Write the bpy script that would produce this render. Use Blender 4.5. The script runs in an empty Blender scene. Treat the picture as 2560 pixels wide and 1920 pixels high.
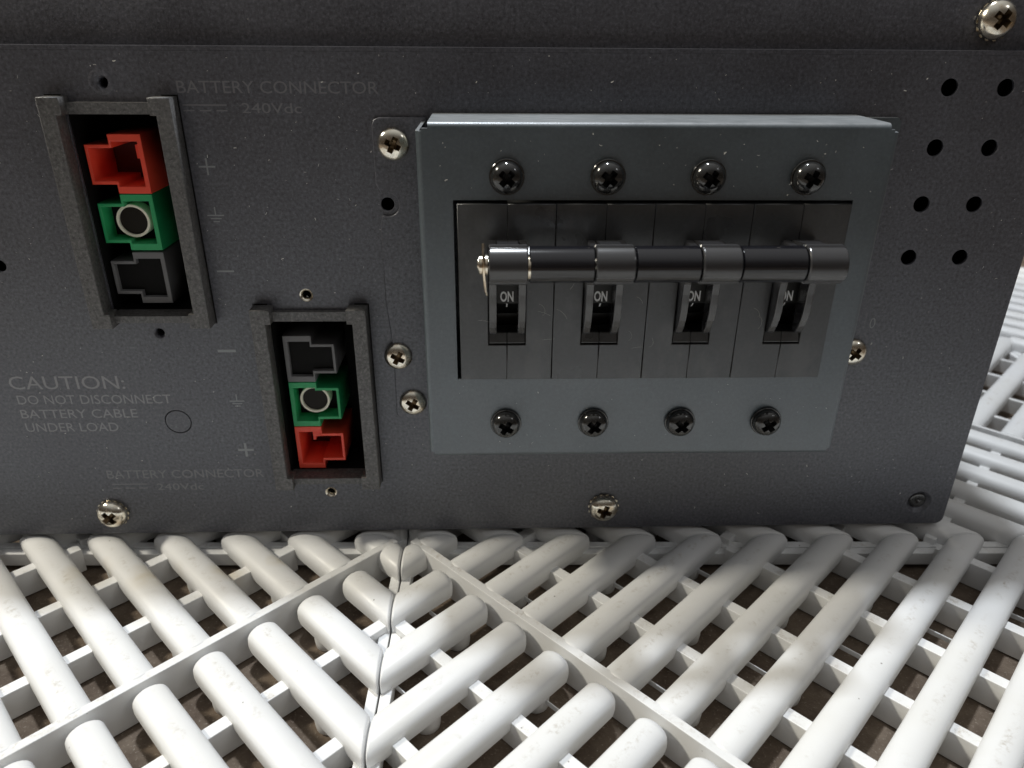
import bpy, bmesh, math, random
from mathutils import Vector, Matrix

S = bpy.context.scene
COL = S.collection
MM = 0.001
random.seed(7)
PI = math.pi

# ------------------------------------------------------------------ camera
cd = bpy.data.cameras.new('camera')
cam = bpy.data.objects.new('camera', cd)
COL.objects.link(cam)
Rr = Vector((0.9995446188, -0.0294488999, 0.0065815884))
Ru = Vector((0.0067678210, 0.4313376420, 0.9021651928))
Rf = Vector((0.0294066593, 0.9017098208, -0.4313405239))
loc = Vector((12.2227, -319.548, 238.3147)) * MM
cam.matrix_world = Matrix(((Rr.x, Ru.x, -Rf.x, loc.x), (Rr.y, Ru.y, -Rf.y, loc.y), (Rr.z, Ru.z, -Rf.z, loc.z), (0, 0, 0, 1)))
cd.sensor_fit = 'HORIZONTAL'
cd.sensor_width = 36.0
cd.lens = 1872.847 / 2560 * 36.0
cd.clip_start = 0.01
cd.clip_end = 60.0
cd.dof.use_dof = True
cd.dof.focus_distance = 0.318
cd.dof.aperture_fstop = 11.0
S.camera = cam

# ------------------------------------------------------------------ world: a dim warm room
W = bpy.data.worlds.new('World')
S.world = W
W.use_nodes = True
nt = W.node_tree
for n in list(nt.nodes):
    nt.nodes.remove(n)
wo = nt.nodes.new('ShaderNodeOutputWorld')
wb = nt.nodes.new('ShaderNodeBackground')
tc = nt.nodes.new('ShaderNodeTexCoord')
sx = nt.nodes.new('ShaderNodeSeparateXYZ')
rp = nt.nodes.new('ShaderNodeValToRGB')
mr = nt.nodes.new('ShaderNodeMapRange')
mr.inputs[1].default_value = -1.0
nt.links.new(tc.outputs['Generated'], sx.inputs[0])
nt.links.new(sx.outputs['Z'], mr.inputs[0])
nt.links.new(mr.outputs[0], rp.inputs[0])
els = rp.color_ramp.elements
els[0].position = 0.40; els[0].color = (0.20, 0.18, 0.16, 1)
els[1].position = 1.0; els[1].color = (1.85, 1.84, 1.80, 1)
e = els.new(0.55); e.color = (0.20, 0.15, 0.11, 1)
e = els.new(0.72); e.color = (0.34, 0.31, 0.28, 1)
nt.links.new(rp.outputs[0], wb.inputs[0])
wb.inputs[1].default_value = 0.27
nt.links.new(wb.outputs[0], wo.inputs[0])

# ------------------------------------------------------------------ lamps of the room
def area(name, pos, target, size, power, col, size_y=None):
    l = bpy.data.lights.new(name, 'AREA')
    l.energy = power
    l.color = col
    l.size = size
    if size_y:
        l.shape = 'RECTANGLE'; l.size_y = size_y
    o = bpy.data.objects.new(name, l)
    COL.objects.link(o)
    o.location = pos
    d = Vector(target) - Vector(pos)
    o.rotation_euler = d.to_track_quat('-Z', 'Y').to_euler()
    return o
area('ceiling_lamp', (-0.06, 0.40, 2.05), (0.0, -0.08, 0.0), 0.13, 29.5, (0.90, 0.95, 1.0))
area('side_lamp', (-1.25, -0.02, 1.15), (0.0, -0.05, 0.0), 0.16, 19.0, (1.0, 0.93, 0.78))
area('wall_lamp', (1.25, -0.75, 1.25), (0.0, -0.05, 0.0), 0.05, 0.9, (0.96, 0.97, 1.0))

S.view_settings.view_transform = 'Standard'
S.view_settings.look = 'None'
S.view_settings.exposure = 0.0
S.view_settings.gamma = 1.0
S.view_settings.use_curve_mapping = False
S.render.engine = 'CYCLES'
S.cycles.max_bounces = 10
S.cycles.diffuse_bounces = 6

# ------------------------------------------------------------------ materials
def mat(name, col, rough=0.5, metal=0.0, spec=0.5, coat=0.0, ior=None):
    m = bpy.data.materials.new(name)
    m.use_nodes = True
    b = m.node_tree.nodes['Principled BSDF']
    b.inputs['Base Color'].default_value = (*col, 1)
    b.inputs['Roughness'].default_value = rough
    b.inputs['Metallic'].default_value = metal
    b.inputs['Specular IOR Level'].default_value = spec
    b.inputs['Coat Weight'].default_value = coat
    if ior: b.inputs['IOR'].default_value = ior
    return m
def nodes(m):
    t = m.node_tree
    return t, t.nodes['Principled BSDF']
def new(t, kind, **kw):
    n = t.nodes.new(kind)
    for k, v in kw.items():
        setattr(n, k, v)
    return n
def coords(t):
    return new(t, 'ShaderNodeTexCoord').outputs['Object']
def noise(t, vec, scale, detail=3, rough=0.5):
    n = new(t, 'ShaderNodeTexNoise')
    n.inputs['Scale'].default_value = scale
    n.inputs['Detail'].default_value = detail
    n.inputs['Roughness'].default_value = rough
    t.links.new(vec, n.inputs['Vector'])
    return n.outputs['Fac']
def mapr(t, v, a, b, c=0.0, d=1.0):
    n = new(t, 'ShaderNodeMapRange')
    n.inputs[1].default_value = a; n.inputs[2].default_value = b
    n.inputs[3].default_value = c; n.inputs[4].default_value = d
    t.links.new(v, n.inputs[0])
    return n.outputs[0]
def mul(t, a, b, op='MULTIPLY'):
    n = new(t, 'ShaderNodeMath', operation=op)
    for i, x in enumerate((a, b)):
        if isinstance(x, (int, float)):
            n.inputs[i].default_value = x
        else:
            t.links.new(x, n.inputs[i])
    return n.outputs[0]
def mix(t, f, a, b):
    n = new(t, 'ShaderNodeMix', data_type='RGBA')
    t.links.new(f, n.inputs[0])
    for i, x in ((6, a), (7, b)):
        if isinstance(x, tuple):
            n.inputs[i].default_value = (*x, 1)
        else:
            t.links.new(x, n.inputs[i])
    return n.outputs[2]
def bump(t, b, h, strength, dist):
    n = new(t, 'ShaderNodeBump')
    n.inputs['Strength'].default_value = strength
    n.inputs['Distance'].default_value = dist
    t.links.new(h, n.inputs['Height'])
    t.links.new(n.outputs[0], b.inputs['Normal'])
def scaled(t, vec, s):
    n = new(t, 'ShaderNodeMapping')
    n.inputs['Scale'].default_value = s
    t.links.new(vec, n.inputs[0])
    return n.outputs[0]

def powder(name, col, rough, spec, grain, dust=1.0, bs=0.35, ior=1.55, gr=1.0, smudge=0.0):
    m = mat(name, col, rough, spec=spec, ior=ior)
    t, b = nodes(m)
    b.inputs['Specular Tint'].default_value = (0.91, 0.945, 1.0, 1)
    v = coords(t)
    g = noise(t, v, grain, 2, 0.6)
    big = noise(t, v, 28, 4, 0.6)
    c1 = mix(t, mapr(t, big, 0.3, 0.7), tuple(x * 0.86 for x in col), tuple(x * 1.14 for x in col))
    gg = noise(t, v, 720, 2, 0.6)
    c1 = mix(t, mapr(t, gg, 0.46, 0.30, 0, 0.55 * gr), c1, tuple(x * 0.25 for x in col))
    c1 = mix(t, mapr(t, gg, 0.52, 0.74, 0, 0.50 * gr), c1, tuple(min(1, x * 2.3) for x in col))
    g2 = noise(t, v, 1300, 1, 0.5)
    c1 = mix(t, mapr(t, g2, 0.60, 0.78, 0, 0.45 * gr), c1, tuple(min(1, x * 3.0) for x in col))
    if smudge:
        sm = mapr(t, noise(t, scaled(t, v, (1.0, 1.0, 0.6)), 70, 4, 0.6), 0.50, 0.66, 0, smudge)
        c1 = mix(t, sm, c1, tuple(min(1, x * 2.0 + 0.01) for x in col))
    t.links.new(mapr(t, gg, 0.30, 0.70, spec * (1 - 0.25 * gr), min(1.0, spec * 1.1)), b.inputs['Specular IOR Level'])
    # specks of dust
    vo = new(t, 'ShaderNodeTexVoronoi')
    vo.inputs['Scale'].default_value = 210
    t.links.new(v, vo.inputs['Vector'])
    s1 = mapr(t, vo.outputs['Distance'], 0.045, 0.09, 1, 0)
    sp = new(t, 'ShaderNodeSeparateColor')
    t.links.new(vo.outputs['Color'], sp.inputs[0])
    s2 = mapr(t, sp.outputs[0], 0.86, 0.90)
    pat = mapr(t, noise(t, v, 14, 3), 0.42, 0.62)
    f = mul(t, mul(t, s1, s2), mul(t, pat, 0.55 * dust))
    c2 = mix(t, f, c1, (0.42, 0.41, 0.38))
    t.links.new(c2, b.inputs['Base Color'])
    t.links.new(mapr(t, big, 0.3, 0.7, rough - 0.06, rough + 0.08), b.inputs['Roughness'])
    bump(t, b, g, bs, 0.00028)
    return m

M = {}
M['panel'] = powder('black_powder_coat', (0.062, 0.062, 0.074), 0.42, 1.0, 900)
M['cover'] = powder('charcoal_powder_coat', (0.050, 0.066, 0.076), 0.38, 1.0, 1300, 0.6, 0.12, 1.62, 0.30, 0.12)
t, b = nodes(M['cover'])               # upward faces dusted and painted paler to stand for overhead light
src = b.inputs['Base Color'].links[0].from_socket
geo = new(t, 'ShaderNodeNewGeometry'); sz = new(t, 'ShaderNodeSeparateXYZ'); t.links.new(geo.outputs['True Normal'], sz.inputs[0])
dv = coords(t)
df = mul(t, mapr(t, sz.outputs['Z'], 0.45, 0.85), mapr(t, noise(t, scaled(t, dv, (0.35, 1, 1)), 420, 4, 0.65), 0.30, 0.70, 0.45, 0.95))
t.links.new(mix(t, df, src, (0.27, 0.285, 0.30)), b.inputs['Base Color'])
M['frame'] = powder('grained_black_plastic', (0.088, 0.084, 0.081), 0.52, 0.8, 1000, 0.0, 0.8)
M['breaker'] = powder('breaker_plastic', (0.036, 0.036, 0.036), 0.30, 0.85, 1600, 0.5, 0.05, 1.5, 0.12, 0.55)
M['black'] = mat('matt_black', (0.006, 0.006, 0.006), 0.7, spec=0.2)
M['recess'] = mat('black_recess_plastic', (0.008, 0.008, 0.008), 0.35, spec=0.4)
M['lever'] = mat('lever_plastic', (0.030, 0.030, 0.033), 0.24, spec=0.9)
M['tube'] = mat('glossy_black_tube', (0.008, 0.008, 0.011), 0.12, spec=0.75)
M['ink'] = mat('faded_print', (0.20, 0.20, 0.215), 0.45, spec=1.0, ior=1.55)
M['ink_sign'] = mat('grey_print', (0.19, 0.205, 0.215), 0.45, spec=1.0, ior=1.55)
M['ink_faint'] = mat('worn_print', (0.138, 0.140, 0.155), 0.45, spec=1.0, ior=1.55)
M['white_ink'] = mat('white_print', (0.92, 0.93, 0.94), 0.5)
M['red'] = mat('red_plastic', (0.92, 0.085, 0.045), 0.36)
M['green'] = mat('green_plastic', (0.025, 0.38, 0.135), 0.38)
M['bore_shade'] = mat('bore_shade_black', (0.010, 0.007, 0.004), 0.5, spec=0.25)  # near-black standing in for the shade inside the contact tube
M['shaded_red'] = mat('shaded_red_plastic', (0.07, 0.008, 0.006), 0.5)  # the red plastic darkened to paint shade deep in the housing
M['grey'] = mat('dark_grey_plastic', (0.16, 0.16, 0.165), 0.42)
M['ring'] = mat('tinned_contact', (0.92, 0.88, 0.74), 0.38)
M['slot_nickel'] = mat('shaded_recess_metal', (0.16, 0.11, 0.06), 0.35, metal=0.85)  # darker than the head, painting shade into the cross recess
M['slot_black'] = mat('shaded_recess_black', (0.004, 0.004, 0.004), 0.5, spec=0.3)  # blackened to paint the shade in the black screws' recesses
M['lint'] = mat('lint', (0.85, 0.84, 0.80), 0.9)

m = mat('nickel_plated_steel', (0.80, 0.75, 0.64), 0.13, metal=1.0)
t, b = nodes(m); v = coords(t)
t.links.new(mapr(t, noise(t, v, 500, 3), 0.3, 0.7, 0.10, 0.30), b.inputs['Roughness'])
t.links.new(mix(t, mapr(t, noise(t, v, 260, 3), 0.45, 0.75), (0.82, 0.78, 0.68), (0.58, 0.46, 0.32)), b.inputs['Base Color'])
M['nickel'] = m
m = mat('black_oxide_steel', (0.016, 0.016, 0.016), 0.10, spec=0.9)
t, b = nodes(m); v = coords(t)
t.links.new(mapr(t, noise(t, v, 700, 3), 0.3, 0.7, 0.06, 0.26), b.inputs['Roughness'])
M['black_screw'] = m

m = mat('white_polypropylene', (0.80, 0.80, 0.79), 0.42, spec=0.45)
t, b = nodes(m); v = coords(t)
geo = new(t, 'ShaderNodeNewGeometry')
sz = new(t, 'ShaderNodeSeparateXYZ'); t.links.new(geo.outputs['Normal'], sz.inputs[0])
top = mapr(t, sz.outputs['Z'], 0.972, 0.996)
st = mapr(t, noise(t, v, 130, 5, 0.65), 0.44, 0.62)
st2 = mapr(t, noise(t, v, 420, 4, 0.7), 0.45, 0.75)
pat = mapr(t, noise(t, v, 22, 2), 0.40, 0.60)
scuff = mul(t, mul(t, mul(t, st, st2), pat), mul(t, top, 0.80))
c1 = mix(t, mapr(t, noise(t, v, 16, 4, 0.6), 0.35, 0.75), (0.80, 0.81, 0.825), (0.75, 0.75, 0.735))
c2 = mix(t, scuff, c1, (0.33, 0.27, 0.19))
vo = new(t, 'ShaderNodeTexVoronoi'); vo.inputs['Scale'].default_value = 120
t.links.new(v, vo.inputs['Vector'])
sp = new(t, 'ShaderNodeSeparateColor'); t.links.new(vo.outputs['Color'], sp.inputs[0])
speck = mul(t, mapr(t, vo.outputs['Distance'], 0.03, 0.06, 1, 0), mapr(t, sp.outputs[0], 0.90, 0.93))
c3 = mix(t, mul(t, speck, 0.7), c2, (0.10, 0.08, 0.06))
# tan stains left on a few slats by the unit
stain = None
for px_, py_, rad in ((-84, -27, 9), (-118, -30, 11), (-151, -28, 10), (-60, -20, 6)):
    vm = new(t, 'ShaderNodeVectorMath', operation='DISTANCE')
    t.links.new(scaled(t, v, (1, 1, 0)), vm.inputs[0]); vm.inputs[1].default_value = (px_ * MM, py_ * MM, 0)
    q = mapr(t, vm.outputs['Value'], rad * MM * 1.25, rad * MM * 0.3, 0, 1)
    stain = q if stain is None else mul(t, stain, q, 'MAXIMUM')
sf = mul(t, stain, mapr(t, noise(t, v, 110, 4), 0.30, 0.62, 0.1, 0.50))
c3 = mix(t, sf, c3, (0.56, 0.46, 0.27))
t.links.new(c3, b.inputs['Base Color'])
t.links.new(mapr(t, noise(t, v, 60, 4), 0.3, 0.7, 0.36, 0.55), b.inputs['Roughness'])
bump(t, b, noise(t, v, 900, 2), 0.10, 0.0002)
M['white'] = m

m = mat('brown_concrete', (0.10, 0.075, 0.055), 0.85, spec=0.25)
t, b = nodes(m); v = coords(t)
n1 = noise(t, v, 60, 6, 0.65); n2 = noise(t, v, 700, 3, 0.6)
c1 = mix(t, mapr(t, n1, 0.3, 0.7), (0.10, 0.072, 0.054), (0.22, 0.175, 0.135))
c2 = mix(t, mapr(t, n2, 0.58, 0.75, 0, 0.6), c1, (0.45, 0.39, 0.32))
t.links.new(c2, b.inputs['Base Color'])
bump(t, b, n2, 0.6, 0.0006)
M['ground'] = m

# ------------------------------------------------------------------ mesh helpers (millimetres in, metres out)
def link(name, me, m, parent=None, smooth=None, bevel=None, seg=2, ang=40):
    o = bpy.data.objects.new(name, me)
    COL.objects.link(o)
    if m is not None and not me.materials:
        me.materials.append(m)
    if parent is not None:
        o.parent = parent
    if smooth is not None:
        me.shade_smooth() if hasattr(me, 'shade_smooth') else None
        me.set_sharp_from_angle(angle=math.radians(smooth))
    if bevel:
        md = o.modifiers.new('bevel', 'BEVEL')
        md.width = bevel * MM; md.segments = seg
        md.limit_method = 'ANGLE'; md.angle_limit = math.radians(ang)
        md.harden_normals = False
    return o
def bm_obj(name, bm, m, parent=None, **kw):
    bmesh.ops.recalc_face_normals(bm, faces=bm.faces)
    me = bpy.data.meshes.new(name)
    bm.to_mesh(me); bm.free()
    return link(name, me, m, parent, **kw)
def V(bm, x, y, z):
    return bm.verts.new((x * MM, y * MM, z * MM))
def box(bm, x0, x1, y0, y1, z0, z1):
    vs = [V(bm, x, y, z) for x in (x0, x1) for y in (y0, y1) for z in (z0, z1)]
    for f in ((0, 1, 3, 2), (4, 6, 7, 5), (0, 4, 5, 1), (2, 3, 7, 6), (0, 2, 6, 4), (1, 5, 7, 3)):
        bm.faces.new([vs[i] for i in f])
def loft(bm, rings, cap=True, closed=True):
    R = [[V(bm, *p) for p in r] for r in rings]
    n = len(R[0])
    for a, b in zip(R[:-1], R[1:]):
        for i in range(n if closed else n - 1):
            j = (i + 1) % n
            bm.faces.new((a[i], a[j], b[j], b[i]))
    if cap:
        bm.faces.new(R[0][::-1]); bm.faces.new(R[-1])
def prism_x(bm, poly, x0, x1):            # poly of (y, z)
    loft(bm, [[(x0, y, z) for y, z in poly], [(x1, y, z) for y, z in poly]])
def ring_pts(cx, cz, r, y, n=32):
    return [(cx + r * math.cos(2 * PI * i / n), y, cz + r * math.sin(2 * PI * i / n)) for i in range(n)]
def lathe_y(bm, cx, cz, prof, n=40):      # prof of (r, y), both ends closed
    loft(bm, [ring_pts(cx, cz, max(r, 0.02), y, n) for r, y in prof])
def lathe_x(bm, cy, cz, prof, n=32, closed_ends=True):
    loft(bm, [[(x, cy + r * math.cos(2 * PI * i / n), cz + r * math.sin(2 * PI * i / n)) for i in range(n)] for x, r in prof], cap=closed_ends)
def tube_path(bm, pts, r, n=6):
    P = [Vector(p) for p in pts]
    rings = []
    for i, p in enumerate(P):
        d = (P[min(i + 1, len(P) - 1)] - P[max(i - 1, 0)]).normalized()
        u = d.cross(Vector((0.3, 1, 0.2))).normalized(); w = d.cross(u)
        rings.append([tuple(p + r * (u * math.cos(2 * PI * k / n) + w * math.sin(2 * PI * k / n))) for k in range(n)])
    loft(bm, rings)
def arc(cx, cz, r, a0, a1, n=8):
    return [(cx + r * math.cos(math.radians(a0 + (a1 - a0) * i / n)), cz + r * math.sin(math.radians(a0 + (a1 - a0) * i / n))) for i in range(n + 1)]
def circle(cx, cz, r, n=28):
    return [(cx + r * math.cos(2 * PI * i / n), cz + r * math.sin(2 * PI * i / n)) for i in range(n)]
def rect(x0, x1, z0, z1):
    return [(x0, z0), (x1, z0), (x1, z1), (x0, z1)]
def sheet(loops, y_front, thick, edge=0.0):
    """plate in the xz plane with holes; its front lies at y_front and it reaches thick further back"""
    cu = bpy.data.curves.new('c', 'CURVE')
    cu.dimensions = '2D'; cu.fill_mode = 'BOTH'
    cu.extrude = (thick / 2 - edge) * MM
    cu.bevel_depth = edge * MM; cu.bevel_resolution = 1
    cu.offset = -edge * MM
    for lp in loops:
        s = cu.splines.new('POLY'); s.points.add(len(lp) - 1)
        for p, (x, z) in zip(s.points, lp):
            p.co = (x * MM, z * MM, 0, 1)
        s.use_cyclic_u = True
    o = bpy.data.objects.new('c', cu); COL.objects.link(o)
    dg = bpy.context.evaluated_depsgraph_get()
    me = bpy.data.meshes.new_from_object(o.evaluated_get(dg))
    bpy.data.objects.remove(o); bpy.data.curves.remove(cu)
    # curve local x,y,z -> world x, z, -y
    me.transform(Matrix(((1, 0, 0, 0), (0, 0, -1, (y_front + thick / 2) * MM), (0, 1, 0, 0), (0, 0, 0, 1))))
    return me
def join(bm, me):
    bm.from_mesh(me); bpy.data.meshes.remove(me)
def sheet_obj(name, loops, y_front, thick, m, parent=None, edge=0.0, **kw):
    return link(name, sheet(loops, y_front, thick, edge), m, parent, **kw)
def text_mesh(txt, x0, x1, z0, h, y, thick=0.05, weight=0.0):
    """lettering with cap height h whose box runs from x0 to x1 at baseline z0"""
    cu = bpy.data.curves.new('t', 'FONT')
    cu.body = txt; cu.size = 1.0; cu.resolution_u = 3; cu.offset = weight
    cu.extrude = 0.0
    o = bpy.data.objects.new('t', cu); COL.objects.link(o)
    dg = bpy.context.evaluated_depsgraph_get()
    me = bpy.data.meshes.new_from_object(o.evaluated_get(dg))
    bpy.data.objects.remove(o); bpy.data.curves.remove(cu)
    xs = [q.co.x for q in me.vertices]
    cap = 0.729
    sxx = (x1 - x0) / (max(xs) - min(xs)); sz = h / cap
    mn = min(xs)
    for q in me.vertices:
        x, yy = q.co.x, q.co.y
        q.co = ((x0 + (x - mn) * sxx) * MM, y * MM, (z0 + yy * sz) * MM)
    return me

def label(o, text, cat=None, group=None, kind=None):
    o['label'] = text
    if cat: o['category'] = cat
    if group: o['group'] = group
    if kind: o['kind'] = kind
    return o
def empty(name, x, y, z):
    o = bpy.data.objects.new(name, None)
    COL.objects.link(o); o.location = (x * MM, y * MM, z * MM)
    o.empty_display_size = 0.02
    return o

# ================================================================== ground
bm = bmesh.new()
q = [V(bm, *p) for p in ((-4000, -4000, -20), (4000, -4000, -20), (4000, 4000, -20), (-4000, 4000, -20))]
bm.faces.new(q)
g = bm_obj('ground', bm, M['ground'])
g['kind'] = 'structure'
label(g, 'brown rough concrete ground showing through the gaps of the white tiles')

# ================================================================== slatted floor tiles
L = 485.0
PITCH = 24.5
R2 = math.sqrt(2)
def rib_profile():
    # (w, z) across the slat: a broad rounded top on short straight sides
    pr = [(-6.6, -11.0), (-7.1, -8.0), (-7.1, -5.5)]
    for i in range(1, 12):
        a = PI - PI * i / 12
        pr.append((7.1 * math.cos(a), -5.4 + 5.4 * math.sin(a) ** 0.82))
    pr += [(7.1, -5.5), (7.1, -8.0), (6.6, -11.0)]
    return pr
PROF = rib_profile()
def add_rib(bm, to_xyz, c, t0, t1, nose0, nose1, mit0=0, mit1=0):
    """slat centred on across-coordinate c running t0..t1 along; nose = radius of a rounded tip, mit = +-1 where the end follows the tile edge at 45 degrees"""
    rings = []
    def end(t, nose, mit, sgn):
        out = []
        if nose > 0:
            for k in range(7):
                u = k / 6.0
                s = math.sqrt(max(0.0, 1 - (1 - u) ** 2))
                out.append((t + sgn * nose * u, max(s, 0.12), mit))
        else:
            for d, ins in ((0.0, 1.5), (0.35, 0.7), (0.9, 0.2), (1.8, 0.0)):
                out.append((t + sgn * d, 1 - ins / 6.5, mit))
        return out
    a = end(t0, nose0, mit0, 1)
    b = end(t1, nose1, mit1, -1)[::-1]
    for t, s, mt in a + b:
        ring = []
        for w, z in PROF:
            ww = w * s
            zz = z if s >= 1 else (-11.0 + (z + 11.0) * (0.45 + 0.55 * s))
            ring.append(to_xyz(c + ww, t + mt * ww, zz))
        rings.append(ring)
    loft(bm, rings)
def add_bar(bm, to_xyz, across, width, t0, t1, z0, z1, e0=0.0, e1=0.0):
    # bar centred on t = across, running along the slat-normal coordinate s in t0..t1
    h = width / 2
    pts = []
    for s, t in ((t0 + e0, across - h), (t0 - e0, across + h), (t1 + e1, across + h), (t1 - e1, across - h)):
        pts.append((s, t))
    lo = [V(bm, *to_xyz(s, t, z0)) for s, t in pts]
    hi = [V(bm, *to_xyz(s, t, z1)) for s, t in pts]
    bm.faces.new(lo); bm.faces.new(hi[::-1])
    for i in range(4):
        j = (i + 1) % 4
        bm.faces.new((lo[i], lo[j], hi[j], hi[i]))
def floor_tile(sx_, sy_):
    """slats, grid and pegs of one tile; its corner is the origin, it reaches L along sx_ and sy_"""
    # s = (a+b)/sqrt2 across the slats, t = (a-b)/sqrt2 along them
    def P(s, t, z):
        a = (s + t) / R2; b_ = (s - t) / R2
        return (sx_ * (a + 0.35), sy_ * (b_ + 0.35), z)
    def Q(t, s, z):                      # outer half: slats run the other way
        return P(s, t, z)
    slats = bmesh.new(); grid = bmesh.new(); pegs = []
    S1 = L / R2                           # 343: the other diagonal
    k = 0
    while True:
        s = PITCH * (k + 0.5)
        if s > S1 - 3: break
        # b-side (towards the seam that leaves along sy_): from the edge a=0 (t=-s) to a rounded nose short of the bar
        if s < 16:
            add_rib(slats, P, s, -s, -1.0, 0, 0, -1, 0)
        else:
            add_rib(slats, P, s, -s, -3.6, 0, 5.0, -1, 0)
        # a-side: from the bar to the edge b=0 (t=+s)
        add_rib(slats, P, s, 0.4, s, 0, 0, 0, 1)
        k += 1
    # diagonal bar flush with the slat tops
    add_bar(grid, P, 0.0, 4.2, 6.0, S1 - 1.5, -19.4, -0.5)
    # lower cross bars
    for j in range(1, 9):
        for sg in (-1, 1):
            tt = sg * 38.8 * j
            if abs(tt) < S1 - 12:
                add_bar(grid, P, tt, 5.8, abs(tt) + 4.5, S1 - 1.5, -19.4, -6.0)
    # thin webs half way between the bars, low between the slats
    for j in range(0, 8):
        for sg in (-1, 1):
            tt = sg * 38.8 * (j + 0.5)
            for kk in range(1, 14):
                s = PITCH * kk
                if s > abs(tt) + 12 and s < S1 - 8 and (kk + 2 * j + sg) % 3 == 1 and sx_ * sy_ < 0:
                    add_bar(grid, P, tt, 0.7, s - 8.0, s + 8.0, -15.0, -12.4)
    # second diagonal and the slats beyond it, turned by a right angle
    add_bar(grid, P, 0, 2 * S1 - 8, S1 - 1.2, S1 + 1.2, -17.0, -0.6)
    k = -13
    while k <= 13:
        tcen = PITCH * k
        s1 = 2 * S1 - abs(tcen)
        if s1 - S1 > 16:
            add_rib(slats, Q, tcen, S1 + 1.4, s1 - 1.2, 0, 3.0, 0, 0)
        k += 1
    for j in range(1, 9):
        s = S1 + 38.8 * j - 2
        half = 2 * S1 - s - 6
        if half > 6:
            add_bar(grid, P, 0, 2 * half, s - 1.6, s + 1.6, -17.0, -6.2)
    # rim along the four edges
    def rim(a0, a1, b0, b1, z1):
        p = [(a0, b0), (a1, b0), (a1, b1), (a0, b1)]
        lo = [V(grid, sx_ * x, sy_ * y, -17.0) for x, y in p]; hi = [V(grid, sx_ * x, sy_ * y, z1) for x, y in p]
        grid.faces.new(lo); grid.faces.new(hi[::-1])
        for i in range(4):
            j = (i + 1) % 4
            grid.faces.new((lo[i], lo[j], hi[j], hi[i]))
    rim(0.4, 5.0, 0.4, L - 0.4, -9.5); rim(L - 5.0, L - 0.4, 0.4, L - 0.4, -9.5)
    rim(5.0, L - 5.0, 0.4, 5.0, -9.5); rim(5.0, L - 5.0, L - 5.0, L - 0.4, -9.5)
    # round feet under the slats, standing on the ground
    for j in range(0, 8):
        for sg in (-1, 1):
            tt = sg * 38.8 * (j + 0.5)
            for kk in range(1, 14):
                s = PITCH * (kk + 0.5)
                if (kk + j) % 2 == 0 and s > abs(tt) + 10 and s < S1 - 8:
                    c = P(s, tt, 0)
                    pegs.append(c)
    return slats, grid, pegs
ROT = -0.019352
fb = bmesh.new()
loft(fb, [[(r_ * math.cos(2 * PI * i / 20), r_ * math.sin(2 * PI * i / 20), z_) for i in range(20)] for r_, z_ in ((4.6, -20.0), (5.4, -19.0), (5.7, -16.0), (5.7, -9.0))])
FOOT = bpy.data.meshes.new('support_foot'); bmesh.ops.recalc_face_normals(fb, faces=fb.faces); fb.to_mesh(FOOT); fb.free()
FOOT.materials.append(M['white']); FOOT.shade_smooth(); FOOT.set_sharp_from_angle(angle=math.radians(40))
def place_tile(sx_, sy_, ox, oy, text):
    e_ = empty('slatted_tile', 0, 0, -20.0)
    c, s = math.cos(ROT), math.sin(ROT)
    e_.location = ((-32.195 + c * ox - s * oy) * MM, (s * ox + c * oy) * MM, 0)
    e_.rotation_euler = (0, 0, ROT)
    a, b_, d = floor_tile(sx_, sy_)
    bm_obj('slats', a, M['white'], e_, smooth=50)
    bm_obj('support_grid', b_, M['white'], e_, bevel=0.35, seg=2)
    for c_ in d:
        f_ = bpy.data.objects.new('support_foot', FOOT); COL.objects.link(f_)
        f_.parent = e_; f_.location = (c_[0] * MM, c_[1] * MM, 0)
    label(e_, text, 'plastic tile', 'white slatted floor tiles', 'thing')
    return e_
place_tile(-1, -1, 0, 0, 'white slatted plastic tile in front of the unit, left of the seam, with yellowed slats')
place_tile(1, -1, 0, 0, 'white slatted plastic tile in front of the unit, right of the seam, below the breakers')
place_tile(-1, 1, 0, 0, 'white slatted tile under the left half of the unit, behind the yellowed slats')
place_tile(1, 1, 0, 0, 'white slatted tile under the right corner of the unit, its slats running out behind')
place_tile(-1, 1, 2 * L, 0, 'farthest white slatted tile, a sliver high beside the right edge of the unit')

# ================================================================== the power unit
unit = empty('power_unit', 0, 0, 2)
unit.location = (0, 0, 0)
label(unit, 'black steel power unit with battery sockets and a row of breakers, standing on white tiles', 'power unit')

X0, X1 = -262.0, 251.0
Z0, Z1 = 2.0, 262.0
ZL = 230.6
# --- rear panel with its holes
holes = []
vent = []
for i in range(4):
    for j in range(2):
        vent.append((198.83 + 23.15 * j, 217.0 - 23.47 * i))
for x, z in vent:
    holes.append(circle(x, z, 3.45))
for x, z, r in ((-138.3, 217.2, 2.6), (-136.7, 112.1, 2.5), (-69.0, 129.8, 2.5), (-68.1, 25.8, 2.4), (-198.5, 143.5, 2.6), (-30.4, 170.1, 2.8)):
    holes.append(circle(x, z, r))
OA = (-155.0, -116.5, 121.5, 206.0)
OB = (-87.0, -47.8, 36.3, 118.6)
holes.append(rect(*OA)); holes.append(rect(*OB))
holes.append(circle(235.4, 15.6, 6.4, 40)); holes.append(circle(-136.7, 66.7, 6.2, 40)); holes.append(circle(-136.7, 66.7, 5.85, 40))
corner = 4.0
outline = [(X0, Z0)] + arc(X1 - corner, Z0 + corner, corner, -90, 0) + [(X1, ZL - 1.6), (X0, ZL - 1.6)]
bm = bmesh.new()
join(bm, sheet([outline] + holes, 0.0, 1.4, 0.18))
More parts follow.
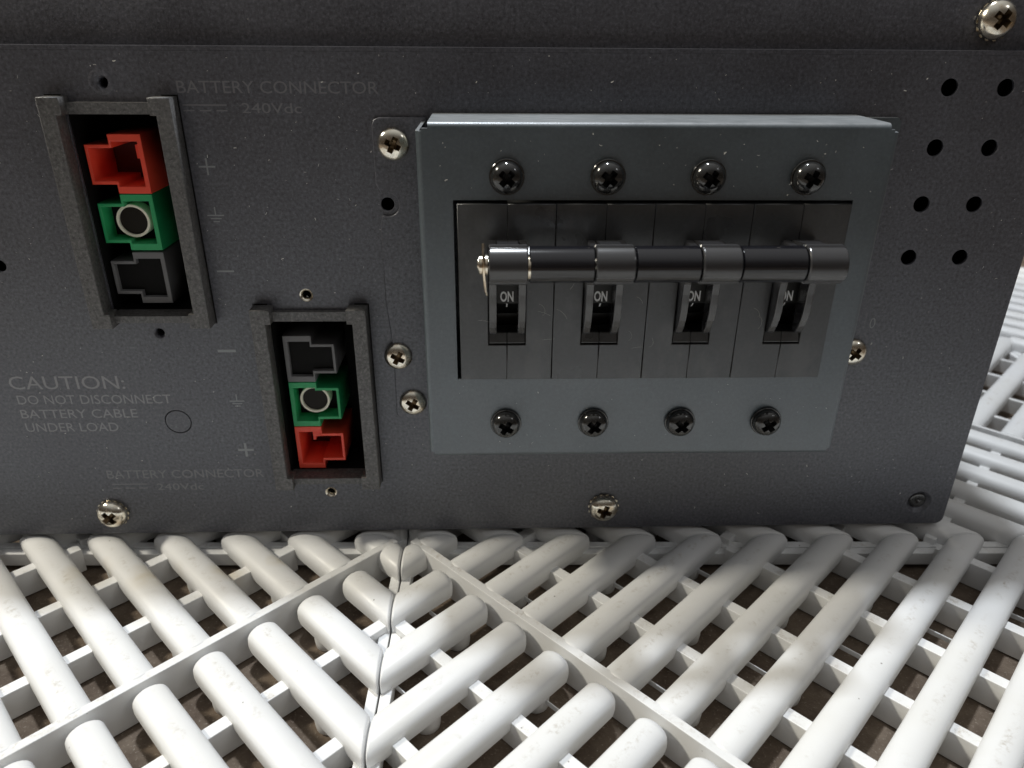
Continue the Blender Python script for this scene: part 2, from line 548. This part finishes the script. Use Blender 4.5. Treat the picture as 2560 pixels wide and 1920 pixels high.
# the folded upper edge: a bend and a ledge running back to the upper panel
pr = [(0.0, ZL - 1.6), (0.0, ZL)] + [(8.2, ZL), (8.2, ZL - 1.2), (1.4, ZL - 1.6)]
prism_x(bm, pr, X0, X1)
panel = bm_obj('rear_panel', bm, M['panel'], unit, smooth=35)
panel['label'] = 'black powder coated steel panel with sockets, vent holes and faded print'
# upper panel, set back
bm = bmesh.new()
prism_x(bm, [(8.2, ZL - 1.2), (8.2, Z1 - 2), (8.8, Z1 - 0.6), (10.2, Z1), (12, Z1), (12, ZL - 1.2)], X0, X1)
up = bm_obj('upper_panel', bm, M['panel'], unit, smooth=35)
# chassis body behind the panels
bm = bmesh.new()
t_ = 1.4
box(bm, X0, X1, 12.0, 330, Z1 - t_, Z1)
box(bm, X0, X1, 1.45, 330, Z0, Z0 + t_)
box(bm, X0, X0 + t_, 1.45, 330, Z0 + t_, ZL - 1.8)
box(bm, X1 - t_, X1, 1.45, 330, Z0 + t_, ZL - 1.8)
box(bm, X0, X0 + t_, 12.0, 330, ZL - 1.8, Z1 - t_)
box(bm, X1 - t_, X1, 12.0, 330, ZL - 1.8, Z1 - t_)
box(bm, X0 + t_, X1 - t_, 328, 330, Z0 + t_, Z1 - t_)
bm_obj('chassis', bm, M['panel'], unit)
# black sheet added inside so that the openings look into darkness
bm = bmesh.new()
box(bm, X0 + 2, X1 - 2, 60, 61, Z0 + 2, Z1 - 3)
bm_obj('added_dark_backing', bm, M['black'], unit)

# --- threaded bushes behind the small holes
for x, z, r, mt in ((-69.0, 129.8, 2.5, 'nickel'), (-68.1, 25.8, 2.4, 'nickel'), (-138.3, 217.2, 2.6, 'panel'), (-136.7, 112.1, 2.5, 'panel')):
    bm = bmesh.new()
    prof_o = ([(r * 1.22, -0.01), (r * 1.16, -0.16)] if mt == 'nickel' else []) + [(r * 1.0, 0.05), (r * 0.84, 0.5), (r * 0.92, 0.9), (r * 0.80, 1.3), (r * 0.90, 1.8), (r * 0.78, 2.4), (r * 0.86, 3.0), (r * 0.78, 5.0)]
    rings = [ring_pts(x, z, rr - (0.03 if y > 0 else 0), y, 24) for rr, y in prof_o]
    loft(bm, rings, cap=False)
    bm_obj('threaded_hole', bm, M[mt], unit, smooth=30)
# raised dimple around the first hole
bm = bmesh.new()
loft(bm, [ring_pts(-138.9, 217.6, r, y, 32) for r, y in ((4.9, 0.02), (4.2, -0.18), (3.4, -0.2), (2.75, -0.03))], cap=False)
bm_obj('hole_rim', bm, M['panel'], panel, smooth=60)

# --- printing on the panel
YI = -0.05
def ink(name, parts, m, text, parent=panel):
    bm = bmesh.new()
    for p in parts:
        join(bm, p)
    me = bpy.data.meshes.new(name); bm.to_mesh(me); bm.free()
    o = link(name, me, m, parent)
    o['label'] = text
    return o
def bar_mesh(x0, x1, z0, z1, y=YI):
    bm = bmesh.new()
    bm.faces.new([V(bm, x0, y, z0), V(bm, x1, y, z0), V(bm, x1, y, z1), V(bm, x0, y, z1)])
    me = bpy.data.meshes.new('b'); bm.to_mesh(me); bm.free()
    return me
ink('printed_text', [text_mesh('BATTERY CONNECTOR', -110.0, -31.2, 213.6, 4.8, YI), text_mesh('240Vdc', -85.8, -62.2, 206.2, 4.0, YI),
    bar_mesh(-108.9, -91.6, 208.9, 209.4), bar_mesh(-108.9, -104.6, 206.8, 207.3), bar_mesh(-102.5, -98.0, 206.8, 207.3), bar_mesh(-95.9, -91.6, 206.8, 207.3)],
    M['ink_faint'], 'faint grey print reading BATTERY CONNECTOR 240Vdc beside the upper socket')
ink('printed_text', [text_mesh('CAUTION:', -210.3, -157.6, 84.4, 7.0, YI), text_mesh('DO NOT DISCONNECT', -208.8, -137.8, 76.6, 4.9, YI),
    text_mesh('BATTERY CABLE', -209.2, -155.0, 69.2, 4.8, YI), text_mesh('UNDER LOAD', -208.8, -165.4, 61.9, 4.9, YI)],
    M['ink'], 'grey print reading CAUTION: DO NOT DISCONNECT BATTERY CABLE UNDER LOAD')
ink('printed_text', [text_mesh('BATTERY CONNECTOR', -176.8, -100.2, 35.2, 4.9, YI), text_mesh('240Vdc', -153.8, -130.8, 28.2, 4.0, YI),
    bar_mesh(-175.6, -158.5, 31.5, 32.0), bar_mesh(-175.6, -171.4, 29.2, 29.7), bar_mesh(-169.3, -164.8, 29.2, 29.7), bar_mesh(-162.7, -158.5, 29.2, 29.7)],
    M['ink_faint'], 'faint grey print reading BATTERY CONNECTOR 240Vdc beside the lower socket')
def plus(x, z, h=3.5, w=0.5): return [bar_mesh(x - h, x + h, z - w, z + w), bar_mesh(x - w, x + w, z + w, z + h), bar_mesh(x - w, x + w, z - h, z - w)]
def minus(x, z, h=3.7, w=0.5): return [bar_mesh(x - h, x + h, z - w, z + w)]
def earth(x, z): return [bar_mesh(x - 0.25, x + 0.25, z + 0.35, z + 3.6), bar_mesh(x - 3.5, x + 3.5, z - 0.2, z + 0.35), bar_mesh(x - 2.3, x + 2.3, z - 1.5, z - 1.0), bar_mesh(x - 1.3, x + 1.3, z - 2.8, z - 2.3)]
for pos, (p1, p2, p3) in (('upper', (plus(-103.3, 185.3, 3.4, 0.35), earth(-103.0, 165.2), minus(-102.7, 140.9, 3.7, 0.4))),
                          ('lower', (plus(-107.0, 50.8, 3.8, 0.6), earth(-107.3, 77.4), minus(-108.1, 103.2, 4.1, 0.65)))):
    ink('printed_sign', p1, M['ink_sign'], 'printed plus sign beside the %s socket' % pos)
    ink('printed_sign', p2, M['ink_sign'], 'printed earth sign beside the %s socket' % pos)
    ink('printed_sign', p3, M['ink_sign'], 'printed minus sign beside the %s socket' % pos)
ink('printed_text', [sheet([[(189.2 + 1.25 * math.cos(2 * PI * i / 24), 115.4 + 2.5 * math.sin(2 * PI * i / 24)) for i in range(24)],
                            [(189.2 + 0.85 * math.cos(2 * PI * i / 24), 115.4 + 2.1 * math.sin(2 * PI * i / 24)) for i in range(24)]], -0.06, 0.05)], M['ink_sign'], 'small printed zero right of the breaker cover')

# --- pan head screws with a cross recess
def boolean(o, cutter, op='DIFFERENCE'):
    md = o.modifiers.new('b', 'BOOLEAN'); md.object = cutter; md.operation = op; md.solver = 'EXACT'
    dg = bpy.context.evaluated_depsgraph_get()
    me = bpy.data.meshes.new_from_object(o.evaluated_get(dg))
    o.modifiers.clear()
    o.data = me
    bpy.data.objects.remove(cutter)
def screw_mesh(R, H, washer=None, teeth=False, cross=0.62, deep=0.8, m=None, arm=0.17, m2=None):
    prof = [(R * 0.97, 0.0), (R, -0.35)]
    for i in range(1, 11):
        a = PI / 2 * i / 10
        prof.append((R * math.cos(a) ** 0.75 if i < 10 else 0.02, -0.35 - (H - 0.35) * math.sin(a)))
    bm = bmesh.new(); lathe_y(bm, 0, 0, prof, 44)
    o = bm_obj('s', bm, None)
    for rot in (0, PI / 2):
        bm = bmesh.new()
        w = R * arm; l = R * cross
        rings = []
        for y, kx, kw in ((-H - 1, 1.06, 1.15), (-H * (1 - deep) - 0.1, 0.42, 0.8), (-H * (1 - deep) + 0.35, 0.12, 0.5)):
            rings.append([(-l * kx, y, -w * kw), (l * kx, y, -w * kw), (l * kx, y, w * kw), (-l * kx, y, w * kw)])
        loft(bm, rings)
        c = bm_obj('c', bm, None); c.rotation_euler = (0, rot, 0)
        bpy.context.view_layer.update()
        boolean(o, c)
    bm = bmesh.new(); lathe_y(bm, 0, 0, [(R * 0.26, -H - 0.6), (R * 0.22, -H * 0.55), (R * 0.05, -H * (1 - deep) + 0.2)], 20)
    c = bm_obj('c', bm, None); boolean(o, c)
    bm = bmesh.new(); join(bm, o.data.copy())
    bpy.data.objects.remove(o)
    bm.faces.ensure_lookup_table()
    for f in bm.faces:
        c = f.calc_center_median() / MM
        rr = math.hypot(c.x, c.z)
        ca = min(1.0, (rr / R) ** (1 / 0.75))
        dome = -0.35 - (H - 0.35) * math.sqrt(max(0.0, 1 - ca * ca))
        f.material_index = 1 if (rr < 0.8 * R and c.y > dome + 0.22 * H / 4.4 and c.y < -0.4 * H / 4.4) else 0
    if washer:
        if teeth:
            n = 60; pts = []
            for i in range(n):
                r = washer if (i % 4) < 2 else washer * 0.92
                a = 2 * PI * i / n
                pts.append((r * math.cos(a), r * math.sin(a), (i % 4) < 2))
            loft(bm, [[(x, 0.9 if False else y_ - (0.35 if tt else 0), z) for x, z, tt in pts] for y_ in (0.9, 0.15)])
        else:
            lathe_y(bm, 0, 0, [(washer * 0.98, 1.4), (washer, 1.2), (washer, 0.25), (washer * 0.97, 0.02)], 40)
    me = bpy.data.meshes.new('screw'); bm.to_mesh(me); bm.free()
    me.materials.append(m); me.materials.append(m2 or m)
    me.shade_smooth(); me.set_sharp_from_angle(angle=math.radians(32))
    return me
SM_silver = screw_mesh(6.5, 3.6, m=M['nickel'], cross=0.60, arm=0.17, m2=M['slot_nickel'])
SM_tooth = screw_mesh(7.5, 5.0, washer=7.95, teeth=True, cross=0.58, m=M['nickel'], arm=0.17, m2=M['slot_nickel'])
SM_black = screw_mesh(6.1, 4.4, washer=6.7, m=M['black_screw'], cross=0.64, arm=0.19, m2=M['slot_black'])
def put(name, me, x, y, z, spin, parent, text=None, tilt=(0, 0)):
    o = bpy.data.objects.new(name, me); COL.objects.link(o)
    o.parent = parent
    o.location = (x * MM, y * MM, z * MM)
    o.rotation_euler = (tilt[0], spin, tilt[1])
    if text: o['label'] = text
    return o
put('screw', SM_tooth, -178.2, -1.0, 15.2, 0.9, unit, 'shiny silver screw at the lower left edge of the panel')
put('screw', SM_tooth, 70.1, -1.0, 15.4, 0.35, unit, 'shiny silver screw below the breaker cover')
put('screw', SM_tooth, 215.0, 7.0, 241.8, 0.6, unit, 'shiny silver screw at the upper right corner')
put('screw', SM_silver, -26.4, -1.3, 194.6, 0.45, unit, 'silver screw at the top of the left flange')
put('screw', SM_silver, -29.8, -1.3, 100.9, 0.5, unit, 'silver screw low on the left flange')
put('screw', SM_silver, -24.2, -1.3, 77.0, 0.55, unit, 'lowest silver screw of the left flange')
put('screw', SM_silver, 182.6, -0.1, 101.1, 0.6, unit, 'silver screw half hidden by the right edge of the breaker cover')
# countersunk black screw, lower right
bm = bmesh.new()
loft(bm, [ring_pts(235.4, 15.6, rr, y, 40) for rr, y in ((6.42, 0.2), (5.6, 0.9), (4.4, 1.9), (4.2, 2.3), (0.05, 2.35))], cap=False)
bm_obj('screw_dimple', bm, M['panel'], panel, smooth=40)
SM_flat = screw_mesh(4.3, 0.9, m=M['black_screw'], cross=0.6, deep=0.6)
put('screw', SM_flat, 235.4, 1.9, 15.6, 0.3, unit, 'black countersunk screw in the lower right corner')

# --- battery connectors
def connector(cx0, cx1, z0, z1, op, flip, order, name_text):
    bm = bmesh.new()
    for side in (0, 1):
        xo = cx0 if side == 0 else cx1
        sg = 1 if side == 0 else -1
        w, tab, tl = 6.2, 8.6, 6.6
        poly = [(xo, z0), (xo + sg * tab, z0), (xo + sg * tab, z0 + tl), (xo + sg * w, z0 + tl), (xo + sg * w, z1 - tl), (xo + sg * tab, z1 - tl), (xo + sg * tab, z1), (xo, z1)]
        if sg < 0: poly = poly[::-1]
        join(bm, sheet([poly], -8.0, 7.9, 0.25))
    box(bm, cx0 + 6.0, cx1 - 6.0, -2.6, 5.0, op[3] - 0.2, op[3] + 4.2)
    box(bm, cx0 + 6.0, cx1 - 6.0, -4.2, 5.0, op[2] - 3.0, op[2] + 0.2)
    fr = bm_obj('battery_connector', bm, M['frame'], unit, bevel=None)
    fr['label'] = name_text
    # black sheets painting the dark shadow line round the frame
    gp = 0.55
    sheet_obj('frame_shade_line', [rect(cx0 - gp, cx0 + 6.0, z0 - gp, z1 + gp)], -0.08, 0.06, M['black'], fr)
    sheet_obj('frame_shade_line', [rect(cx1 - 6.0, cx1 + gp, z0 - gp, z1 + gp)], -0.08, 0.06, M['black'], fr)
    # inner walls of the well
    bm = bmesh.new()
    xa, xb, za, zb = op
    box(bm, xa - 1.5, xa + 0.3, 1.5, 55, za, zb); box(bm, xb - 0.3, xb + 1.5, 1.5, 55, za, zb)
    box(bm, xa, xb, 1.5, 55, za - 1.5, za - 0.1); box(bm, xa, xb, 1.5, 55, zb + 0.1, zb + 1.5)
    box(bm, xa, xb, 34, 35, za, zb)
    bm_obj('socket_well', bm, M['black'], fr)
    for mname, nm, (za, zb), (zc, zd) in order:
        if not flip:
            xs, xm, xe = -153.3, -143.2, -129.7
        else:
            xs, xm, xe = -60.0, -70.3, -83.4
        sgn = 1 if xe > xs else -1
        YF = 4.0
        out = [(xs, zc), (xm, zc), (xm, za), (xe, za), (xe, zb), (xm, zb), (xm, zd), (xs, zd)]
        i1, i2, tb = 1.25, 1.9, 2.9
        xs2, xe2 = xs + sgn * i1, xe - sgn * i2
        xm2 = xm + sgn * 0.9
        inn = [(xs2, zc + 1.4), (xm2, zc + 1.4), (xm2, za + tb), (xe2, za + tb), (xe2, zb - tb), (xm2, zb - tb), (xm2, zd - 1.4), (xs2, zd - 1.4)]
        bm = bmesh.new()
        join(bm, sheet([out, inn], YF, 27, 0.22))
        h = bm_obj(nm, bm, M[mname], fr)
        zm = (za + zb) / 2
        dp = {'red': 26.0, 'green': 13.0, 'grey': 6.5}[mname]
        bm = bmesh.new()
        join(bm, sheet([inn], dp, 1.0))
        bm_obj('housing_floor', bm, M['shaded_red'] if mname == 'red' else M['black'], fr)  # dark floors paint the shade inside the housings
        if mname == 'green':
            bm = bmesh.new()
            cx = (xs + xe) / 2 + sgn * 0.6
            join(bm, sheet([circle(cx, zm + (0.2 if not flip else 1.6), 7.1, 40), circle(cx, zm + (0.2 if not flip else 1.6), 6.0, 40)], 6.5, 20, 0.12))
            bm_obj('contact_ring', bm, M['ring'], fr, smooth=35)
            bm = bmesh.new()
            join(bm, sheet([circle(cx, zm + (0.2 if not flip else 1.6), 5.97, 40)], 7.6, 1.0))
            bm_obj('bore_shade_disc', bm, M['bore_shade'], fr)  # dark disc closing the tube, painted as its inner shade
        else:
            bm = bmesh.new()
            kx = xe2 - sgn * 3.2
            if not flip:
                box(bm, min(kx, kx + sgn * 1.6), max(kx, kx + sgn * 1.6), 9, 28, zb - tb - 7.5, zb - tb - 2.0)
                box(bm, min(kx + sgn * 1.6, xe2), max(kx + sgn * 1.6, xe2), 9, 28, zb - tb - 7.5, zb - tb - 5.6)
            else:
                kx = xe2 + 6.0
                box(bm, kx, kx + 1.3, 7, 28, zb - tb - 6.0, zb - tb + 0.01)
                box(bm, kx + 1.3, kx + 3.4, 7, 28, zb - tb - 4.0, zb - tb - 1.6)
            bm_obj('contact_key', bm, M[mname], fr)
    return fr
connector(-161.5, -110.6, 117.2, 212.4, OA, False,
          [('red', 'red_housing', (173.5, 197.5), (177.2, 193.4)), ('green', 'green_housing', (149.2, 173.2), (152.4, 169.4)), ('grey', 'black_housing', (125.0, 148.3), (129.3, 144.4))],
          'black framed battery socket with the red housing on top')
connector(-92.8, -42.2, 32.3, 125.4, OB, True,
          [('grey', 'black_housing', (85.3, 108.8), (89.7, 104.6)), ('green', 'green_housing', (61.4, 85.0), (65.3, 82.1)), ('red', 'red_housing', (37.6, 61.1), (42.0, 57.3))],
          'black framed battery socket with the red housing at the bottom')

# --- breaker cover: a folded sheet box with flanges
CX0, CX1, CZ0, CZ1, CD = -14.6, 165.8, 65.0, 206.6, -32.0
RB = 2.2
bm = bmesh.new()
bank = rect(-1.4, 152.9, 103.2, 178.4)
notch = 1.0
join(bm, sheet([rect(CX0 + RB, CX1 - RB, CZ0 + RB, CZ1 - RB), bank], CD, 1.3, 0.0))
def fold(vertical, sign, edge, a0, a1):
    # profile in (outward coordinate u, y): flat plate edge, bend, wall back to the panel
    pts = []
    for i in range(7):
        a = PI / 2 * i / 6
        pts.append((edge - sign * RB + sign * RB * math.sin(a), CD + RB - RB * math.cos(a)))
    pts.append((edge, -1.25))
    pts.append((edge - sign * 1.3, -1.25))
    for i in range(6, -1, -1):
        a = PI / 2 * i / 6
        r = RB - 1.3
        pts.append((edge - sign * RB + sign * r * math.sin(a), CD + RB - r * math.cos(a)))
    if vertical:
        loft(bm, [[(u, y, z) for u, y in pts] for z in (a0, a1)])
    else:
        loft(bm, [[(x, y, u) for u, y in pts] for x in (a0, a1)])
fold(True, -1, CX0, CZ0 + RB + 0.4, CZ1 - RB - 1.0)
fold(True, 1, CX1, CZ0 + RB + 0.4, CZ1 - RB - 1.0)
fold(False, 1, CZ1, CX0 + RB + 2.4, CX1 - RB - 1.6)
fold(False, -1, CZ0, CX0 + RB, CX1 - RB)
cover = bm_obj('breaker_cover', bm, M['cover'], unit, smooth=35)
cover['label'] = 'charcoal folded steel cover framing the breakers'
# flanges lying on the panel
fl = [(-17.0, 68.3), (-30.0, 68.3)] + [(-32.3, 70.4), (-31.9, 104.0), (-33.8, 126.0), (-33.8, 161.8)] + [(-32.9, 164.9)] + \
     arc(-30.4, 170.1, 5.0, 245, 475, 14) + [(-34.6, 178.6)] + [(-34.7, 201.8), (-33.9, 204.0), (-31.8, 204.9), (-13.0, 204.9), (-13.0, 68.3)]
sheet_obj('cover_flange', [fl], -1.6, 1.55, M['panel'], cover, edge=0.35)
fr_ = [(165.0, 195.0), (165.0, 205.6), (179.8, 205.6), (181.6, 204.0), (181.4, 200.0), (172, 196.0)]
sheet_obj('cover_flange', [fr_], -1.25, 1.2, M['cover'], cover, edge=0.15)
for i in range(4):
    xx = 19.05 + 38.1 * i
    put('screw', SM_black, xx, CD - 1.5, 187.2, 0.75 - 0.1 * i, cover)
    put('screw', SM_black, xx, CD - 1.5, 82.2, 0.55 + 0.12 * i, cover)

# --- breakers
ZB0, ZB1, YB = 103.7, 177.2, -33.5
SL0, SL1, SLZ0, SLZ1 = 11.75, 26.95, 119.3, 160.5
bar_y, bar_z = -58.0, 160.8
def breaker(i):
    ox = 38.1 * i
    bm = bmesh.new()
    g_ = 0.16
    m_ = 19.35
    e0, e1 = ox + g_, ox + 38.1 - g_
    h = 0.04
    left = [(e0, ZB0), (ox + m_ - h, ZB0), (ox + m_ - h, SLZ0), (ox + SL0, SLZ0), (ox + SL0, SLZ1), (ox + m_ - h, SLZ1), (ox + m_ - h, ZB1), (e0, ZB1)]
    right = [(ox + m_ + h, ZB0), (e1, ZB0), (e1, ZB1), (ox + m_ + h, ZB1), (ox + m_ + h, SLZ1), (ox + SL1, SLZ1), (ox + SL1, SLZ0), (ox + m_ + h, SLZ0)]
    join(bm, sheet([left], YB, 14.0, 0.28)); join(bm, sheet([right], YB, 14.0, 0.28))
    b_ = bm_obj('circuit_breaker', bm, M['breaker'], unit)
    # recess behind the slot
    bm = bmesh.new()
    a0, a1 = ox + SL0 - 0.2, ox + SL1 + 0.2
    prism_x(bm, [(-31.0, SLZ1 + 1), (-31.0, 136.6), (-29.0, 134.6), (-22.0, 129.0), (-22.0, SLZ0 - 0.5), (-20, SLZ0 - 0.5), (-20, SLZ1 + 1)], a0, a1)
    bm_obj('switch_recess', bm, M['recess'], b_)
    # lip at the foot of the slot, split in two
    bm = bmesh.new()
    for u0, u1 in ((ox + SL0 + 0.25, ox + m_ - 0.12), (ox + m_ + 0.12, ox + SL1 - 0.25)):
        prism_x(bm, [(-33.1, SLZ0 + 0.55), (-33.5, SLZ0 + 1.0), (-32.4, 124.3), (-31.6, 124.6), (-24, 124.6), (-24, SLZ0 + 0.55)], u0, u1)
    bm_obj('slot_lip', bm, M['breaker'], b_, bevel=0.12, seg=1)
    # marking
    parts = [text_mesh('ON', ox + 16.6, ox + 22.0, 137.5, 4.3, -31.05, weight=0.03)]
    mk = bmesh.new()
    for p in parts: join(mk, p)
    mk.faces.new([V(mk, ox + 19.05, -31.05, 136.5), V(mk, ox + 19.6, -31.05, 136.5), V(mk, ox + 19.6, -28.9, 134.3), V(mk, ox + 19.05, -28.9, 134.3)])
    me = bpy.data.meshes.new('on_marking'); mk.to_mesh(me); mk.free()
    o = link('on_marking', me, M['white_ink'], b_)
    o['label'] = 'white lettering reading ON above a short stroke'
    # lever: two side fins, a neck and the ribbed sleeve through which the tie bar runs
    bm = bmesh.new()
    fin = [(-31.5, 124.8), (-33.9, 124.2), (-35.6, 125.6), (-37.4, 128.4), (-38.8, 131.6), (-39.7, 135.0), (-40.1, 139.0), (-40.2, 143.0), (-40.8, 147.5), (-43.0, 151.0), (-47.0, 153.4), (-52.0, 154.8), (-53.0, 160.0), (-46.0, 164.0), (-36.0, 164.0), (-31.5, 160.0)]
    prism_x(bm, fin, ox + SL0 + 0.35, ox + SL0 + 3.35)
    prism_x(bm, fin, ox + SL1 - 3.35, ox + SL1 - 0.35)
    lv = bm_obj('lever', bm, M['lever'], b_, bevel=0.45, seg=2, ang=50)
    bm = bmesh.new()
    n = 120
    def srad(a):
        # angle 0 = towards the viewer, 90 = up
        d = math.degrees(a) % 360
        r = 7.15
        if 62 < d < 118 or 214 < d < 318 + 0:
            r = 6.7 + (0.45 if int(d / 9) % 2 else 0.0)
        return r
    ring = lambda x, k=0.0: [(x, bar_y - (srad(2 * PI * j / n) - k) * math.cos(2 * PI * j / n), bar_z + (srad(2 * PI * j / n) - k) * math.sin(2 * PI * j / n)) for j in range(n)]
    xa, xb = ox + 12.1, ox + 26.1
    loft(bm, [ring(xa, 0.5), ring(xa + 0.3, 0.1), ring(xa + 0.6), ring(xb - 0.6), ring(xb - 0.3, 0.1), ring(xb, 0.5)])
    prism_x(bm, [(-53.0, 155.5), (-44, 153), (-31, 150.5), (-31, 163), (-44, 165.5), (-53, 166.5)], ox + 15.2, ox + 23.0)
    bm_obj('lever_head', bm, M['lever'], b_, smooth=12)
    return b_
NAMES = ['leftmost breaker, beside the metal clip of the tie bar', 'second breaker from the left', 'third breaker from the left', 'rightmost breaker of the row']
for i in range(4):
    breaker(i)['label'] = NAMES[i]

# --- tie bar linking the four levers
bm = bmesh.new()
lathe_x(bm, bar_y, bar_z, [(8.0, 1.9), (8.3, 2.2), (141.0, 2.2), (141.4, 1.9)], 20)
tie = bm_obj('tie_bar', bm, M['nickel'], unit, smooth=35)
tie['label'] = 'metal rod with black spacer tubes linking the four levers'
for i in range(3):
    ox = 38.1 * i
    bm = bmesh.new()
    lathe_x(bm, bar_y, bar_z, [(ox + 26.5, 6.3), (ox + 26.8, 6.65), (ox + 49.4, 6.65), (ox + 49.7, 6.3)], 56)
    bm_obj('spacer_tube', bm, M['tube'], tie, smooth=40)
bm = bmesh.new()
lathe_x(bm, bar_y, bar_z, [(8.5, 3.4), (8.8, 3.7), (9.7, 3.7), (10.0, 3.2), (10.2, 2.6), (10.5, 2.6), (10.6, 3.3), (10.9, 3.8), (11.7, 3.8), (12.0, 3.4)], 28)
tube_path(bm, [(10.1, bar_y - 1.0, bar_z + 8.0), (10.2, bar_y - 2.6, bar_z + 4), (10.3, bar_y - 3.0, bar_z), (10.5, bar_y - 2.4, bar_z - 4), (10.9, bar_y - 0.5, bar_z - 9.5), (11.3, bar_y + 2, bar_z - 12)], 0.55, 8)
bm_obj('end_clip', bm, M['nickel'], tie, smooth=40)
bm = bmesh.new()
lathe_x(bm, bar_y, bar_z, [(139.9, 5.0), (140.0, 5.3), (140.5, 5.3), (140.7, 5.0)], 28)
bm_obj('end_washer', bm, M['nickel'], tie, smooth=40)
bm = bmesh.new()
lathe_x(bm, bar_y - 2.6, bar_z - 0.2, [(25.9, 4.1), (26.0, 4.5), (26.9, 4.5), (27.0, 4.1)], 28)
bm_obj('washer', bm, M['nickel'], tie, smooth=40)

# --- lint and fibres caught on the coating
bm = bmesh.new()
for k in range(620):
    if k < 540:
        x, z, y = random.uniform(-210, 248), 8 + 220 * random.random() ** 0.7, -0.12
        if any(math.hypot(x - vx, z - vz) < 5.5 for vx, vz in vent): continue
        if (CX0 - 4 < x < CX1 + 8 and CZ0 - 4 < z < CZ1 + 4): continue
        if (-164 < x < -108 and 114 < z < 215) or (-96 < x < -39 and 29 < z < 129): continue
    else:
        x, z, y = random.uniform(-10, 160), random.choice([random.uniform(68, 100), random.uniform(180, 203)]), CD - 0.1
    a = random.uniform(0, 2 * PI); l = random.choice([0.15, 0.2, 0.25, 0.3, 0.4, 0.5, 0.7, 1.1]); c = random.uniform(-0.9, 0.9)
    pts = []
    for i in range(5):
        u = i / 4.0
        pts.append((x + l * u * math.cos(a + c * u), y - 0.05 * math.sin(PI * u), z + l * u * math.sin(a + c * u)))
    tube_path(bm, pts, random.choice([0.05, 0.06, 0.08, 0.10, 0.13]), 4)
for k in range(12):                      # pale hair-fine smears on the breakers
    x, z = random.choice([random.uniform(3, 9), random.uniform(29, 46), random.uniform(68, 84), random.uniform(106, 124)]), random.uniform(116, 150)
    a, l, c = random.uniform(-0.6, 0.6), random.uniform(3, 6), random.uniform(-1.5, 1.5)
    tube_path(bm, [(x + l * u * math.cos(a + c * u), YB - 0.02, z + l * u * math.sin(a + c * u)) for u in [i / 7.0 for i in range(8)]], 0.022, 4)
li = bm_obj('lint', bm, M['lint'], unit)
li['kind'] = 'stuff'
li['label'] = 'pale lint and fibres caught on the black coating'
